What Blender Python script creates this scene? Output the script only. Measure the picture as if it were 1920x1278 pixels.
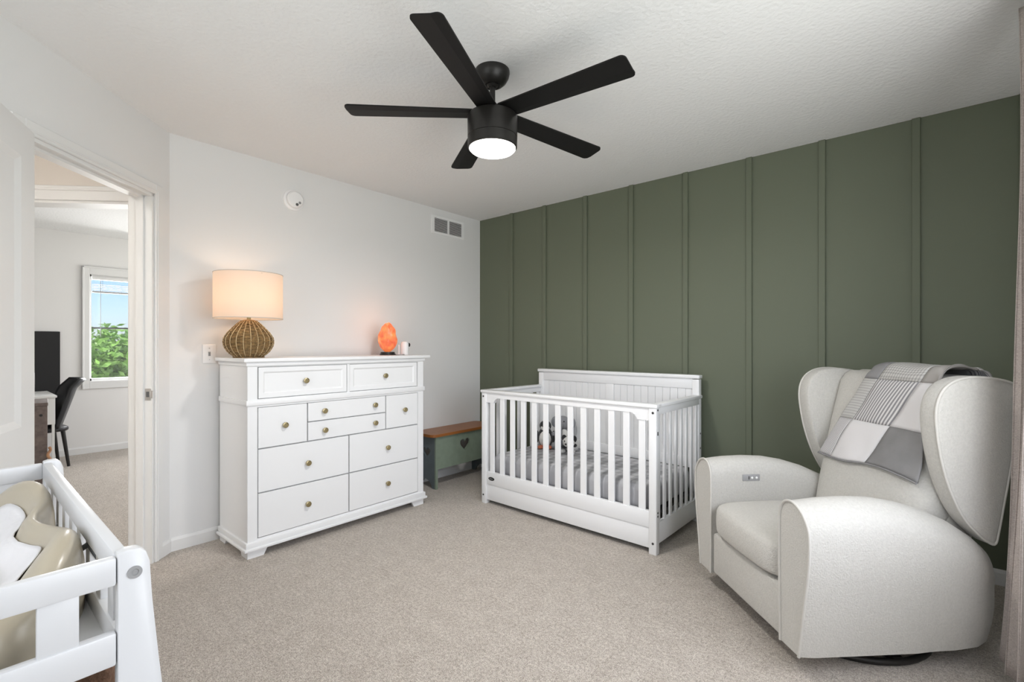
import bpy, bmesh, math, random
from mathutils import Vector, Matrix, noise
PI = math.pi
random.seed(7)
for o in list(bpy.data.objects): bpy.data.objects.remove(o)
SC = bpy.context.scene
COL = SC.collection

# ------------------------------------------------------------------ camera
EYE = 1.203
YAW = math.atan((1723 - 960) / 897.0)
cam_d = bpy.data.cameras.new('camera'); cam = bpy.data.objects.new('camera', cam_d); COL.objects.link(cam)
cam.location = (0, 0, EYE); cam.rotation_euler = (PI / 2, 0, YAW)
cam_d.sensor_width = 36; cam_d.lens = 897 / 1920 * 36; cam_d.shift_y = 8 / 1920; cam_d.clip_start = .02
SC.camera = cam
# ------------------------------------------------------------------ sky, daylight, exposure
w = bpy.data.worlds.new('sky'); SC.world = w; w.use_nodes = True
nt = w.node_tree; bg = nt.nodes['Background']
sky = nt.nodes.new('ShaderNodeTexSky'); sky.sky_type = 'NISHITA'; sky.sun_disc = False
sky.sun_elevation = math.radians(48); sky.sun_rotation = math.radians(100); sky.air_density = 1.0; sky.dust_density = .6
tint = nt.nodes.new('ShaderNodeMix'); tint.data_type = 'RGBA'; tint.blend_type = 'MULTIPLY'; tint.inputs[0].default_value = 1; tint.inputs[7].default_value = (.80, .93, 1.25, 1)
nt.links.new(sky.outputs[0], tint.inputs[6]); nt.links.new(tint.outputs[2], bg.inputs[0]); bg.inputs[1].default_value = .085

def area(name, loc, rot, sx, sy, power, col):
    l = bpy.data.lights.new(name, 'AREA'); l.shape = 'RECTANGLE'; l.size = sx; l.size_y = sy; l.energy = power; l.color = col
    o = bpy.data.objects.new(name, l); COL.objects.link(o); o.location = loc; o.rotation_euler = rot; return o
sun_d = bpy.data.lights.new('sun', 'SUN'); sun_d.energy = 3.5; sun_d.angle = .02; sun_d.color = (1, .95, .86)
sun = bpy.data.objects.new('sun', sun_d); COL.objects.link(sun); sun.rotation_euler = (math.radians(30), 0, math.radians(8))
# daylight entering through the bedroom window (right wall) and the office window, plus two added fill lamps
area('window_daylight', (.56, 1.26, 1.33), (0, math.radians(90), 0), 1.45, 1.75, 28, (.97, .985, 1.0))
area('rear_fill_light', (-.9, -1.06, 1.45), (math.radians(90), 0, 0), 1.3, 1.5, 14, (.97, .985, 1.0))  # fill lamp outside the added rear window, brightens the bedroom
area('office_daylight', (-7.75, 1.44, 1.5), (0, math.radians(-90), 0), 1.7, 1.6, 98, (1, 1, 1))
area('office_side_fill', (-5.6, 3.4, 1.4), (math.radians(-90), 0, 0), 1.6, 1.5, 26, (1, .99, .97))  # fill lamp added at the unseen side of the office to brighten it
SC.view_settings.view_transform = 'Standard'; SC.view_settings.look = 'None'
SC.view_settings.exposure = 0.6; SC.view_settings.gamma = 1.0
try: SC.view_settings.use_curve_mapping = False
except Exception: pass

# ------------------------------------------------------------------ materials
def mat(name, col, rough=.5, metal=0., bump=0., bscale=60., var=0., vscale=8., spec=.5, detail=4., bdist=.004, sheen=0.):
    m = bpy.data.materials.new(name); m.use_nodes = True; n = m.node_tree.nodes; L = m.node_tree.links
    b = n['Principled BSDF']
    b.inputs['Base Color'].default_value = (*col, 1); b.inputs['Roughness'].default_value = rough
    b.inputs['Metallic'].default_value = metal; b.inputs['Specular IOR Level'].default_value = spec
    if sheen: b.inputs['Sheen Weight'].default_value = sheen
    tc = n.new('ShaderNodeTexCoord')
    if var:
        t = n.new('ShaderNodeTexNoise'); t.inputs['Scale'].default_value = vscale; t.inputs['Detail'].default_value = detail
        L.new(tc.outputs['Object'], t.inputs['Vector'])
        r = n.new('ShaderNodeValToRGB'); r.color_ramp.elements[0].position = .3; r.color_ramp.elements[1].position = .7
        r.color_ramp.elements[0].color = (*[c * (1 - var) for c in col], 1); r.color_ramp.elements[1].color = (*[min(1, c * (1 + var)) for c in col], 1)
        L.new(t.outputs['Fac'], r.inputs['Fac']); L.new(r.outputs['Color'], b.inputs['Base Color'])
    if bump:
        t = n.new('ShaderNodeTexNoise'); t.inputs['Scale'].default_value = bscale; t.inputs['Detail'].default_value = detail
        L.new(tc.outputs['Object'], t.inputs['Vector'])
        bp = n.new('ShaderNodeBump'); bp.inputs['Strength'].default_value = bump; bp.inputs['Distance'].default_value = bdist
        L.new(t.outputs['Fac'], bp.inputs['Height']); L.new(bp.outputs['Normal'], b.inputs['Normal'])
    return m

M = {}
M['wall'] = mat('wall_paint', (.825, .825, .82), .6, bump=.05, bscale=220)
M['hall'] = mat('hall_paint', (.74, .69, .635), .6)
M['office'] = mat('office_paint', (.86, .85, .835), .6)
M['ceiling'] = mat('ceiling_texture', (.88, .88, .875), .85, bump=.55, bscale=55, bdist=.006, detail=5)
M['green'] = mat('green_paint', (.136, .155, .105), .6, bump=.03, bscale=160)
M['trim'] = mat('white_trim', (.83, .83, .82), .5)
M['fixture'] = mat('white_plastic', (.92, .92, .92), .4)
M['door'] = mat('door_paint', (.80, .80, .79), .3)
M['dresser'] = mat('dresser_white', (.88, .885, .89), .38)
M['crib'] = mat('crib_white', (.87, .875, .88), .35)
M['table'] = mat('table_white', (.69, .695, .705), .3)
M['gap'] = mat('dark_gap', (.12, .12, .12), .8)
M['softgap'] = mat('drawer_gap', (.42, .42, .42), .8)
M['brass'] = mat('antique_brass', (.42, .35, .2), .35, .9)
M['black'] = mat('matte_black', (.012, .011, .010), .42)
M['fanblack'] = mat('bronze_black', (.016, .0145, .013), .4, .2)
M['blade'] = mat('matte_black_blade', (.006, .0057, .0053), .55, spec=.25)
M['cream'] = mat('cream_boucle', (.555, .538, .50), .95, bump=.7, bscale=170, var=.05, vscale=110, sheen=.08, bdist=.004)
M['piping'] = mat('cream_piping', (.58, .56, .52), .9, bump=.2, bscale=300)
M['grey_plastic'] = mat('grey_plastic', (.32, .32, .32), .4)
M['metal'] = mat('bright_metal', (.6, .6, .6), .3, .9)
M['darkmetal'] = mat('dark_bolt', (.1, .1, .1), .4, .7)
M['sage'] = mat('sage_paint', (.225, .28, .215), .5, var=.06, vscale=20)
M['slate'] = mat('slate_paint', (.115, .14, .15), .5, var=.1, vscale=14)
M['shade'] = None
M['wicker'] = mat('wicker', (.24, .145, .055), .7, var=.45, vscale=60, bump=.4, bscale=120)
M['wicker_pale'] = mat('wicker_pale', (.60, .46, .26), .7, var=.2, vscale=50)
M['plush_black'] = mat('plush_black', (.02, .02, .022), .95, bump=.5, bscale=200, sheen=.3)
M['plush_white'] = mat('plush_white', (.75, .74, .71), .95, bump=.5, bscale=200, sheen=.3)
M['plush_grey'] = mat('plush_grey', (.27, .275, .29), .95, bump=.5, bscale=200, sheen=.3)
M['plush_orange'] = mat('plush_orange', (.72, .22, .12), .95, bump=.4, bscale=200)
M['changer'] = mat('changer_foam', (.47, .415, .315), .3, spec=.6)
M['muslin'] = mat('muslin', (.80, .79, .80), .85, bump=.35, bscale=45, var=.03, vscale=9, bdist=.006)
M['barn'] = mat('weathered_wood', (.16, .125, .11), .7, var=.3, vscale=30)
M['deskwhite'] = mat('desk_white', (.8, .8, .78), .4)
M['leather'] = mat('black_leather', (.018, .018, .02), .35)
M['blackpanel'] = mat('black_panel', (.008, .008, .009), .6)
M['leaf'] = mat('leaf_green', (.20, .38, .07), .5, var=.45, vscale=1.3)
M['bark'] = mat('bark', (.10, .075, .055), .9, bump=.6, bscale=30)
M['blind'] = mat('blind_slat', (.34, .335, .33), .5)
M['rope'] = mat('rope', (.50, .27, .15), .9, bump=.5, bscale=200)
M['teal'] = mat('green_cloth', (.03, .12, .085), .8, bump=.4, bscale=60)
M['brownfur'] = mat('brown_fur', (.16, .085, .05), .9, bump=.9, bscale=90, var=.35, vscale=40, bdist=.01)
M['plank_walls'] = None

def nodes_of(m): return m.node_tree.nodes, m.node_tree.links

# carpet: speckled twist pile
m = mat('carpet', (.5, .44, .38), .95); n, L = nodes_of(m); b = n['Principled BSDF']; tc = n.new('ShaderNodeTexCoord')
t1 = n.new('ShaderNodeTexNoise'); t1.inputs['Scale'].default_value = 210; t1.inputs['Detail'].default_value = 3
t2 = n.new('ShaderNodeTexNoise'); t2.inputs['Scale'].default_value = 13; t2.inputs['Detail'].default_value = 5
for t in (t1, t2): L.new(tc.outputs['Object'], t.inputs['Vector'])
r1 = n.new('ShaderNodeValToRGB'); r1.color_ramp.elements[0].position = .38; r1.color_ramp.elements[1].position = .62
r1.color_ramp.elements[0].color = (.32, .27, .225, 1); r1.color_ramp.elements[1].color = (.74, .675, .60, 1)
r2 = n.new('ShaderNodeValToRGB'); r2.color_ramp.elements[0].position = .35; r2.color_ramp.elements[1].position = .65
r2.color_ramp.elements[0].color = (.885, .875, .865, 1); r2.color_ramp.elements[1].color = (1.0, 1.0, 1.0, 1)
mx = n.new('ShaderNodeMix'); mx.data_type = 'RGBA'; mx.blend_type = 'MULTIPLY'; mx.inputs[0].default_value = 1
t3 = n.new('ShaderNodeTexNoise'); t3.inputs['Scale'].default_value = 70; t3.inputs['Detail'].default_value = 2; L.new(tc.outputs['Object'], t3.inputs['Vector'])
mm = n.new('ShaderNodeMath'); mm.operation = 'MULTIPLY_ADD'; mm.inputs[1].default_value = .32; L.new(t3.outputs['Fac'], mm.inputs[0])
m5 = n.new('ShaderNodeMath'); m5.operation = 'MULTIPLY'; m5.inputs[1].default_value = .68; L.new(t1.outputs['Fac'], m5.inputs[0]); L.new(m5.outputs[0], mm.inputs[2])
L.new(mm.outputs[0], r1.inputs['Fac']); L.new(t2.outputs['Fac'], r2.inputs['Fac'])
L.new(r1.outputs['Color'], mx.inputs[6]); L.new(r2.outputs['Color'], mx.inputs[7]); L.new(mx.outputs[2], b.inputs['Base Color'])
bp = n.new('ShaderNodeBump'); bp.inputs['Strength'].default_value = .9; bp.inputs['Distance'].default_value = .012
L.new(mm.outputs[0], bp.inputs['Height']); L.new(bp.outputs['Normal'], b.inputs['Normal'])
b.inputs['Sheen Weight'].default_value = .2
M['carpet'] = m

# honey-stained wood for the bench seat
m = mat('honey_wood', (.3, .13, .04), .35); n, L = nodes_of(m); b = n['Principled BSDF']; tc = n.new('ShaderNodeTexCoord')
mp = n.new('ShaderNodeMapping'); mp.inputs['Scale'].default_value = (22, 1.6, 22); L.new(tc.outputs['Object'], mp.inputs['Vector'])
t1 = n.new('ShaderNodeTexNoise'); t1.inputs['Scale'].default_value = 2.2; t1.inputs['Detail'].default_value = 6; L.new(mp.outputs[0], t1.inputs['Vector'])
r1 = n.new('ShaderNodeValToRGB'); r1.color_ramp.elements[0].color = (.20, .062, .012, 1); r1.color_ramp.elements[1].color = (.40, .15, .035, 1)
L.new(t1.outputs['Fac'], r1.inputs['Fac']); L.new(r1.outputs['Color'], b.inputs['Base Color'])
M['honey'] = m

# lampshade: thin linen, part diffuse part translucent
m = bpy.data.materials.new('linen_shade'); m.use_nodes = True; n, L = nodes_of(m); n.remove(n['Principled BSDF'])
d = n.new('ShaderNodeBsdfDiffuse'); d.inputs[0].default_value = (.82, .77, .70, 1)
tr = n.new('ShaderNodeBsdfTranslucent'); tr.inputs[0].default_value = (.92, .78, .66, 1)
ms = n.new('ShaderNodeMixShader'); ms.inputs[0].default_value = .45
L.new(d.outputs[0], ms.inputs[1]); L.new(tr.outputs[0], ms.inputs[2]); L.new(ms.outputs[0], n['Material Output'].inputs[0])
M['shade'] = m

def emis(name, col, s):
    m = bpy.data.materials.new(name); m.use_nodes = True; n, L = nodes_of(m); n.remove(n['Principled BSDF'])
    e = n.new('ShaderNodeEmission'); e.inputs[0].default_value = (*col, 1); e.inputs[1].default_value = s
    L.new(e.outputs[0], n['Material Output'].inputs[0]); return m
M['fanlight'] = emis('fan_diffuser', (1, .97, .92), 9)
M['hall_fill_glow'] = emis('hall_fill_diffuser', (1, .97, .93), 60)  # glow of the added hall lamp, out of view
M['bulb'] = emis('warm_bulb', (1, .62, .3), 12)

# salt crystal: glowing, mottled orange mineral
m = bpy.data.materials.new('salt_crystal'); m.use_nodes = True; n, L = nodes_of(m); b = n['Principled BSDF']; tc = n.new('ShaderNodeTexCoord')
t1 = n.new('ShaderNodeTexNoise'); t1.inputs['Scale'].default_value = 17; t1.inputs['Detail'].default_value = 3; L.new(tc.outputs['Object'], t1.inputs['Vector'])
r1 = n.new('ShaderNodeValToRGB'); e = r1.color_ramp.elements; e[0].position = .36; e[0].color = (.60, .06, .025, 1); e[1].position = .66; e[1].color = (1, .36, .09, 1)
L.new(t1.outputs['Fac'], r1.inputs['Fac']); b.inputs['Base Color'].default_value = (.50, .12, .06, 1); b.inputs['Roughness'].default_value = .35
L.new(r1.outputs['Color'], b.inputs['Emission Color']); b.inputs['Emission Strength'].default_value = .5
M['salt'] = m

# window glass: mostly clear, a little mirror
m = bpy.data.materials.new('pane_glass'); m.use_nodes = True; n, L = nodes_of(m); n.remove(n['Principled BSDF'])
tr = n.new('ShaderNodeBsdfTransparent'); gl = n.new('ShaderNodeBsdfGlossy'); gl.inputs['Roughness'].default_value = .02
ms = n.new('ShaderNodeMixShader'); ms.inputs[0].default_value = .05
L.new(tr.outputs[0], ms.inputs[1]); L.new(gl.outputs[0], ms.inputs[2]); L.new(ms.outputs[0], n['Material Output'].inputs[0])
M['glass'] = m

# striped / checked cloth
def stripes(name, c0, c1, axis, scale, rough=.9, uv=True, thr=.5, second=None):
    m = bpy.data.materials.new(name); m.use_nodes = True; n, L = nodes_of(m); b = n['Principled BSDF']; b.inputs['Roughness'].default_value = rough
    tc = n.new('ShaderNodeTexCoord'); out = tc.outputs['UV' if uv else 'Object']
    def wv(ax, sc):
        wt = n.new('ShaderNodeTexWave'); wt.bands_direction = ax; wt.inputs['Scale'].default_value = sc; L.new(out, wt.inputs['Vector'])
        r = n.new('ShaderNodeValToRGB'); r.color_ramp.elements[0].position = thr - .12; r.color_ramp.elements[1].position = thr + .12
        r.color_ramp.elements[0].color = (*c0, 1); r.color_ramp.elements[1].color = (*c1, 1); L.new(wt.outputs['Fac'], r.inputs['Fac']); return r.outputs['Color']
    c = wv(axis, scale)
    if second:
        c2 = wv(second, scale); mx = n.new('ShaderNodeMix'); mx.data_type = 'RGBA'; mx.blend_type = 'MULTIPLY'; mx.inputs[0].default_value = .8
        L.new(c, mx.inputs[6]); L.new(c2, mx.inputs[7]); c = mx.outputs[2]
    L.new(c, b.inputs['Base Color']); return m
M['stripe'] = stripes('striped_cotton', (.26, .25, .26), (.68, .66, .65), 'X', 4.2)
M['dots'] = stripes('pale_check_cotton', (.50, .49, .48), (.72, .71, .69), 'X', 5, second='Y', thr=.35)
M['sheet'] = stripes('grey_check_sheet', (.60, .60, .615), (.76, .76, .775), 'X', 4.5, uv=False, second='Y', thr=.5)
M['patchwhite'] = mat('patch_white', (.70, .68, .68), .9, bump=.2, bscale=25)
M['patchgrey'] = mat('patch_grey', (.235, .23, .23), .9, bump=.15, bscale=60, var=.08, vscale=12)
M['patchmid'] = mat('patch_taupe', (.36, .34, .32), .9)
# linen curtain: fine weave
m = mat('curtain_linen', (.46, .40, .365), .95, bump=.3, bscale=300); n, L = nodes_of(m); b = n['Principled BSDF']; tc = n.new('ShaderNodeTexCoord')
mp = n.new('ShaderNodeMapping'); mp.inputs['Scale'].default_value = (160, 160, 900); L.new(tc.outputs['Object'], mp.inputs['Vector'])
t1 = n.new('ShaderNodeTexNoise'); t1.inputs['Scale'].default_value = 1; L.new(mp.outputs[0], t1.inputs['Vector'])
r1 = n.new('ShaderNodeValToRGB'); r1.color_ramp.elements[0].position = .35; r1.color_ramp.elements[1].position = .65
r1.color_ramp.elements[0].color = (.36, .31, .285, 1); r1.color_ramp.elements[1].color = (.56, .5, .46, 1)
L.new(t1.outputs['Fac'], r1.inputs['Fac']); L.new(r1.outputs['Color'], b.inputs['Base Color'])
M['curtain'] = m

# ------------------------------------------------------------------ mesh helpers
class B:
    def __init__(s): s.bm = bmesh.new()
    def box(s, x0, x1, y0, y1, z0, z1, bev=0., seg=2, mtx=None):
        r = bmesh.ops.create_cube(s.bm, size=1)
        bmesh.ops.scale(s.bm, vec=(abs(x1 - x0), abs(y1 - y0), abs(z1 - z0)), verts=r['verts'])
        bmesh.ops.translate(s.bm, vec=((x0 + x1) / 2, (y0 + y1) / 2, (z0 + z1) / 2), verts=r['verts'])
        vs = r['verts']
        if bev:
            es = list({e for v in vs for e in v.link_edges})
            rr = bmesh.ops.bevel(s.bm, geom=es, offset=bev, segments=seg, profile=.5, affect='EDGES')
            vs = list({v for f in rr['faces'] for v in f.verts} | {v for v in vs if v.is_valid})
        if mtx is not None: bmesh.ops.transform(s.bm, matrix=mtx, verts=vs)
        return s
    def prism(s, poly, f, d0, d1):
        """poly: 2D points; f(u,v,d)->xyz"""
        a = [s.bm.verts.new(f(u, v, d0)) for u, v in poly]; c = [s.bm.verts.new(f(u, v, d1)) for u, v in poly]; k = len(poly)
        s.bm.faces.new(a); s.bm.faces.new(list(reversed(c)))
        for i in range(k): s.bm.faces.new((a[i], c[i], c[(i + 1) % k], a[(i + 1) % k]))
        return s
    def loft(s, rings, cap=True, closed=True):
        R = [[s.bm.verts.new(p) for p in r] for r in rings]; k = len(rings[0])
        for i in range(len(R) - 1):
            for j in range(k if closed else k - 1):
                s.bm.faces.new((R[i][j], R[i][(j + 1) % k], R[i + 1][(j + 1) % k], R[i + 1][j]))
        if cap and closed:
            s.bm.faces.new(list(reversed(R[0]))); s.bm.faces.new(R[-1])
        return s
    def lathe(s, prof, nseg=32, c=(0, 0, 0), mtx=None):
        rings = []
        for r, z in prof:
            ring = []
            for i in range(nseg):
                a = 2 * PI * i / nseg; p = Vector((max(r, 1e-4) * math.cos(a), max(r, 1e-4) * math.sin(a), z))
                if mtx is not None: p = mtx @ p
                ring.append(p + Vector(c))
            rings.append(ring)
        return s.loft(rings)
    def cyl(s, p0, p1, r0, r1=None, nseg=16):
        p0, p1 = Vector(p0), Vector(p1); r1 = r0 if r1 is None else r1
        q = (p1 - p0).normalized().to_track_quat('Z', 'Y').to_matrix(); Lh = (p1 - p0).length
        rings = [[p0 + q @ Vector((r * math.cos(2 * PI * i / nseg), r * math.sin(2 * PI * i / nseg), z)) for i in range(nseg)] for r, z in ((r0, 0), (r1, Lh))]
        return s.loft(rings)
    def tube(s, pts, r, nseg=8, closed=False):
        pts = [Vector(p) for p in pts]; rings = []; k = len(pts); up = Vector((0, 0, 1)); prev = None
        for i, p in enumerate(pts):
            a = pts[(i - 1) % k] if closed or i else p; c = pts[(i + 1) % k] if closed or i < k - 1 else p
            t = (c - a).normalized()
            if prev is None:
                x = t.orthogonal().normalized()
            else:
                x = (prev - t * prev.dot(t)).normalized()
            prev = x; y = t.cross(x)
            rings.append([p + (x * math.cos(2 * PI * j / nseg) + y * math.sin(2 * PI * j / nseg)) * r for j in range(nseg)])
        if closed: rings.append(rings[0])
        return s.loft(rings, cap=not closed)
    def ball(s, c, r, nu=20, nv=12, e=1., mtx=None, bulge=None):
        """superellipsoid: e<1 is boxy"""
        rx, ry, rz = (r, r, r) if not hasattr(r, '__len__') else r
        pw = lambda x: math.copysign(abs(x) ** e, x)
        rings = []
        for i in range(nv + 1):
            ph = -PI / 2 + PI * i / nv; ph = max(-PI / 2 + .02, min(PI / 2 - .02, ph)); ring = []
            for j in range(nu):
                th = 2 * PI * j / nu
                p = Vector((rx * pw(math.cos(ph)) * pw(math.cos(th)), ry * pw(math.cos(ph)) * pw(math.sin(th)), rz * pw(math.sin(ph))))
                if bulge: p = bulge(p)
                if mtx is not None: p = mtx @ p
                ring.append(p + Vector(c))
            rings.append(ring)
        return s.loft(rings)
    def done(s, name, m, parent=None, smooth=None, loc=None, rz=None):
        bmesh.ops.recalc_face_normals(s.bm, faces=s.bm.faces)
        me = bpy.data.meshes.new(name); s.bm.to_mesh(me); s.bm.free()
        me.materials.append(m)
        if smooth is not None:
            for p in me.polygons: p.use_smooth = True
            me.set_sharp_from_angle(angle=math.radians(smooth))
        o = bpy.data.objects.new(name, me); COL.objects.link(o)
        if parent: o.parent = parent
        if loc: o.location = loc
        if rz is not None: o.rotation_euler = (0, 0, rz)
        return o

def grid_obj(name, P, nu, nv, m, parent=None, thick=0., uv=True, closed=False):
    """P(u,v)->xyz over 0..1"""
    vs = [P(i / nu, j / nv) for j in range(nv + 1) for i in range(nu + 1)]
    fs = [(j * (nu + 1) + i, j * (nu + 1) + i + 1, (j + 1) * (nu + 1) + i + 1, (j + 1) * (nu + 1) + i) for j in range(nv) for i in range(nu)]
    me = bpy.data.meshes.new(name); me.from_pydata([tuple(v) for v in vs], [], fs)
    if uv:
        l = me.uv_layers.new(name='UVMap')
        for p in me.polygons:
            for li in p.loop_indices:
                k = me.loops[li].vertex_index; l.data[li].uv = ((k % (nu + 1)) / nu, (k // (nu + 1)) / nv)
    for p in me.polygons: p.use_smooth = True
    me.materials.append(m); o = bpy.data.objects.new(name, me); COL.objects.link(o)
    if parent: o.parent = parent
    if thick:
        md = o.modifiers.new('thickness', 'SOLIDIFY'); md.thickness = thick; md.offset = -1
    return o
def tag(o, label, cat, group=None, kind=None):
    o['label'] = label; o['category'] = cat
    if group: o['group'] = group
    if kind: o['kind'] = kind
    return o
def thing(name, label, cat, loc=(0, 0, 0), rz=0., group=None):
    o = bpy.data.objects.new(name, None); COL.objects.link(o); o.empty_display_size = .1
    o.location = loc; o.rotation_euler = (0, 0, rz); return tag(o, label, cat, group)
def S(o, label, cat): return tag(o, label, cat, kind='structure')
def empty_part(name, parent, loc=(0, 0, 0), rz=0.):
    o = bpy.data.objects.new(name, None); COL.objects.link(o); o.parent = parent; o.location = loc; o.rotation_euler = (0, 0, rz); return o
def share(src, parent, loc, name=None, rot=None):
    o = src.copy(); COL.objects.link(o); o.parent = parent; o.location = loc
    if rot: o.rotation_euler = rot
    return o

# ------------------------------------------------------------------ room shell
XL, YG, XR, YR, H, TH = -3.328, 3.42, .43, -.92, 2.44, .115
CY0 = .831                       # where the angled door wall leaves the left wall
XF = -7.06                       # far wall of the office
S(B().box(-7.3, 1.0, -2.2, 3.7, -.06, 0).done('floor', M['carpet']), 'beige speckled carpet floor', 'floor')
S(B().box(-7.3, .55, -2.2, 3.55, H, H + .08).done('ceiling', M['ceiling']), 'white textured ceiling', 'ceiling')
S(B().box(XL - TH, XL, CY0, YG + TH, 0, H).done('wall_left', M['wall']), 'plain white wall behind the dresser', 'wall')
wg = S(B().box(XL, XR + TH, YG, YG + TH, 0, H).done('wall_back', M['green']), 'green board and batten accent wall', 'wall')
bat = None
for x in (-2.912, -2.527, -2.107, -1.695, -1.273, -.853, -.446, -.012, .395):
    if bat is None:
        bat = B().box(-.018, .018, -.014, 0, .075, H, .002, 1).done('batten', M['green'], wg, loc=(x, YG, 0))
    else: share(bat, wg, (x, YG, 0))
# right wall with the bedroom window
WY0, WY1, WZ0, WZ1 = .40, 2.12, .62, 2.05
S(B().box(XR, XR + TH, YR, WY0, 0, H).box(XR, XR + TH, WY1, YG, 0, H).box(XR, XR + TH, WY0, WY1, 0, WZ0).box(XR, XR + TH, WY0, WY1, WZ1, H).done('wall_right', M['wall']), 'white wall with the bedroom window beside the curtain', 'wall')
w2 = thing('window_2', 'white bedroom window beside the grey curtain', 'window', (XR, (WY0 + WY1) / 2, WZ0)); w2['kind'] = 'structure'
hw, hh = (WY1 - WY0) / 2, WZ1 - WZ0
B().box(0, TH, -hw, -hw + .04, 0, hh).box(0, TH, hw - .04, hw, 0, hh).box(0, TH, -hw + .04, hw - .04, 0, .04).box(0, TH, -hw + .04, hw - .04, hh - .04, hh).box(.03, .07, -.02, .02, .04, hh - .04).done('window_frame', M['trim'], w2)
B().box(-.015, 0, -hw - .06, -hw, -.06, hh + .06).box(-.015, 0, hw, hw + .06, -.06, hh + .06).box(-.015, 0, -hw, hw, hh, hh + .06).box(-.015, 0, -hw, hw, -.06, 0).done('casing', M['trim'], w2)
for sg in (-1, 1):
    B().box(.048, .052, min(sg * .02, sg * (hw - .04)), max(sg * .02, sg * (hw - .04)), .04, hh - .04).done('pane', M['glass'], w2)
# rear wall, with an unseen window added behind the camera to let in light
RX0, RX1 = -1.55, -.25
S(B().box(-1.75, RX0, YR - TH, YR, 0, H).box(RX1, XR + TH, YR - TH, YR, 0, H).box(RX0, RX1, YR - TH, YR, 0, .7).box(RX0, RX1, YR - TH, YR, 2.2, H).done('wall_rear', M['wall']), 'white wall behind the changing table', 'wall')
w3 = thing('added_rear_window', 'added unseen window letting in light behind the changing table', 'window', ((RX0 + RX1) / 2, YR, .7)); w3['kind'] = 'structure'
B().box(-.65, -.61, -TH, 0, 0, 1.5).box(.61, .65, -TH, 0, 0, 1.5).box(-.61, .61, -TH, 0, 0, .04).box(-.61, .61, -TH, 0, 1.46, 1.5).done('window_frame', M['trim'], w3)
B().box(-.61, .61, -.06, -.056, .04, 1.46).done('pane', M['glass'], w3)

# angled wall with the doorway: local s along the wall towards the camera, n into the room
AW = Matrix.Translation((XL, CY0, 0)) @ Matrix.Rotation(-PI / 4, 4, 'Z')     # local +x = s, +y = n
def aw(s, n, z=0): return AW @ Vector((s, n, z))
S0, S1, DZ = .140, .915, 2.04
def AB(): return B()
def aplace(bb, name, m, parent=None, smooth=None):
    o = bb.done(name, m, parent, smooth)
    if parent is None: o.matrix_world = AW
    return o
S(aplace(AB().box(-.06, S0, -TH, 0, 0, H).box(S0, S1, -TH, 0, DZ + .0, H).box(S1, 2.42, -TH, 0, 0, H), 'wall_angled', M['wall']), 'white angled wall holding the open doorway', 'wall')
tr = S(aplace(AB().box(S0 - .057, S0, 0, .014, 0, DZ + .057, .003, 1).box(S1, S1 + .057, 0, .014, 0, DZ + .057, .003, 1).box(S0, S1, 0, .014, DZ, DZ + .057, .003, 1)
      .box(S0 - .020, S0 - .012, .0, .018, 0, DZ + .016, .002, 1).box(S0, S1, 0, .018, DZ + .012, DZ + .02, .002, 1), 'trim_1', M['trim'], smooth=30), 'white casing around the open bedroom doorway', 'trim')
jb = S(aplace(AB().box(S0, S0 + .016, -TH - .004, .002, 0, DZ).box(S1 - .016, S1, -TH - .004, .002, 0, DZ).box(S0, S1, -TH - .004, .002, DZ - .016, DZ)
      .box(S0 + .016, S0 + .028, -.075, -.038, 0, DZ - .016).box(S1 - .028, S1 - .016, -.075, -.038, 0, DZ - .016).box(S0 + .016, S1 - .016, -.075, -.038, DZ - .028, DZ - .016)
      .box(S0 - .06, S0 - .0, -TH - .018, -TH - .0, 0, DZ + .06), 'trim_2', M['trim']), 'white jamb and stop inside the bedroom doorway', 'trim')
sp = tag(aplace(AB().box(S0 + .016, S0 + .0175, -.034, -.004, .90, .965).box(S0 + .016, S0 + .0185, -.006, .010, .912, .953, .002, 1), 'strike_plate', M['metal'], smooth=30), 'small bright metal strike plate on the door jamb', 'strike plate')
aplace(AB().box(S0 + .0172, S0 + .0192, -.027, -.012, .918, .948), 'latch_hole', M['gap'], None).parent = sp
bpy.context.view_layer.update()
for ch in sp.children: ch.matrix_world = AW
# the open door leaf, hinged on the camera side
hp = aw(S1 + .002, .040)
leaf = thing('door_1', 'white panel door standing open at left of the doorway', 'door', hp, -PI / 4 + math.radians(23)); leaf['kind'] = 'structure'
LW, LH, LT = .76, 2.03, .035
B().box(.01, LW, -.008 - LT / 2, -.008 + LT / 2 - .012, .012, LH).done('door_slab', M['door'], leaf)
bb = B()
for (x0, x1, z0, z1) in ((.01, .125, .012, LH), (LW - .115, LW, .012, LH), (.125, LW - .115, .012, .22), (.125, LW - .115, .70, .90), (.125, LW - .115, LH - .125, LH)):
    bb.box(x0, x1, -.008, .008 + .001, z0, z1)
bb.done('door_frame', M['door'], leaf)
for (z0, z1) in ((.22, .70), (.90, LH - .125)):
    x0, x1 = .125, LW - .115; y0, y1 = .009, -.003; q = .026
    ring0 = [(x0, y0, z0), (x1, y0, z0), (x1, y0, z1), (x0, y0, z1)]
    ring1 = [(x0 + q, y1, z0 + q), (x1 - q, y1, z0 + q), (x1 - q, y1, z1 - q), (x0 + q, y1, z1 - q)]
    pn = B().loft([ring0, ring1], cap=False); pn.bm.faces.new([v for v in pn.bm.verts][4:8]); pn.done('door_panel', M['door'], leaf)
for z in (.25, 1.05, 1.82):
    B().cyl((0, 0, z - .045), (0, 0, z + .045), .006).box(0, .02, -.004, -.002, z - .04, z + .04).done('hinge', M['metal'], leaf, 40)
B().cyl((LW - .06, .009, .95), (LW - .06, .05, .95), .012).ball((LW - .06, .065, .95), (.028, .022, .028)).done('door_knob', M['metal'], leaf, 40)

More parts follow.
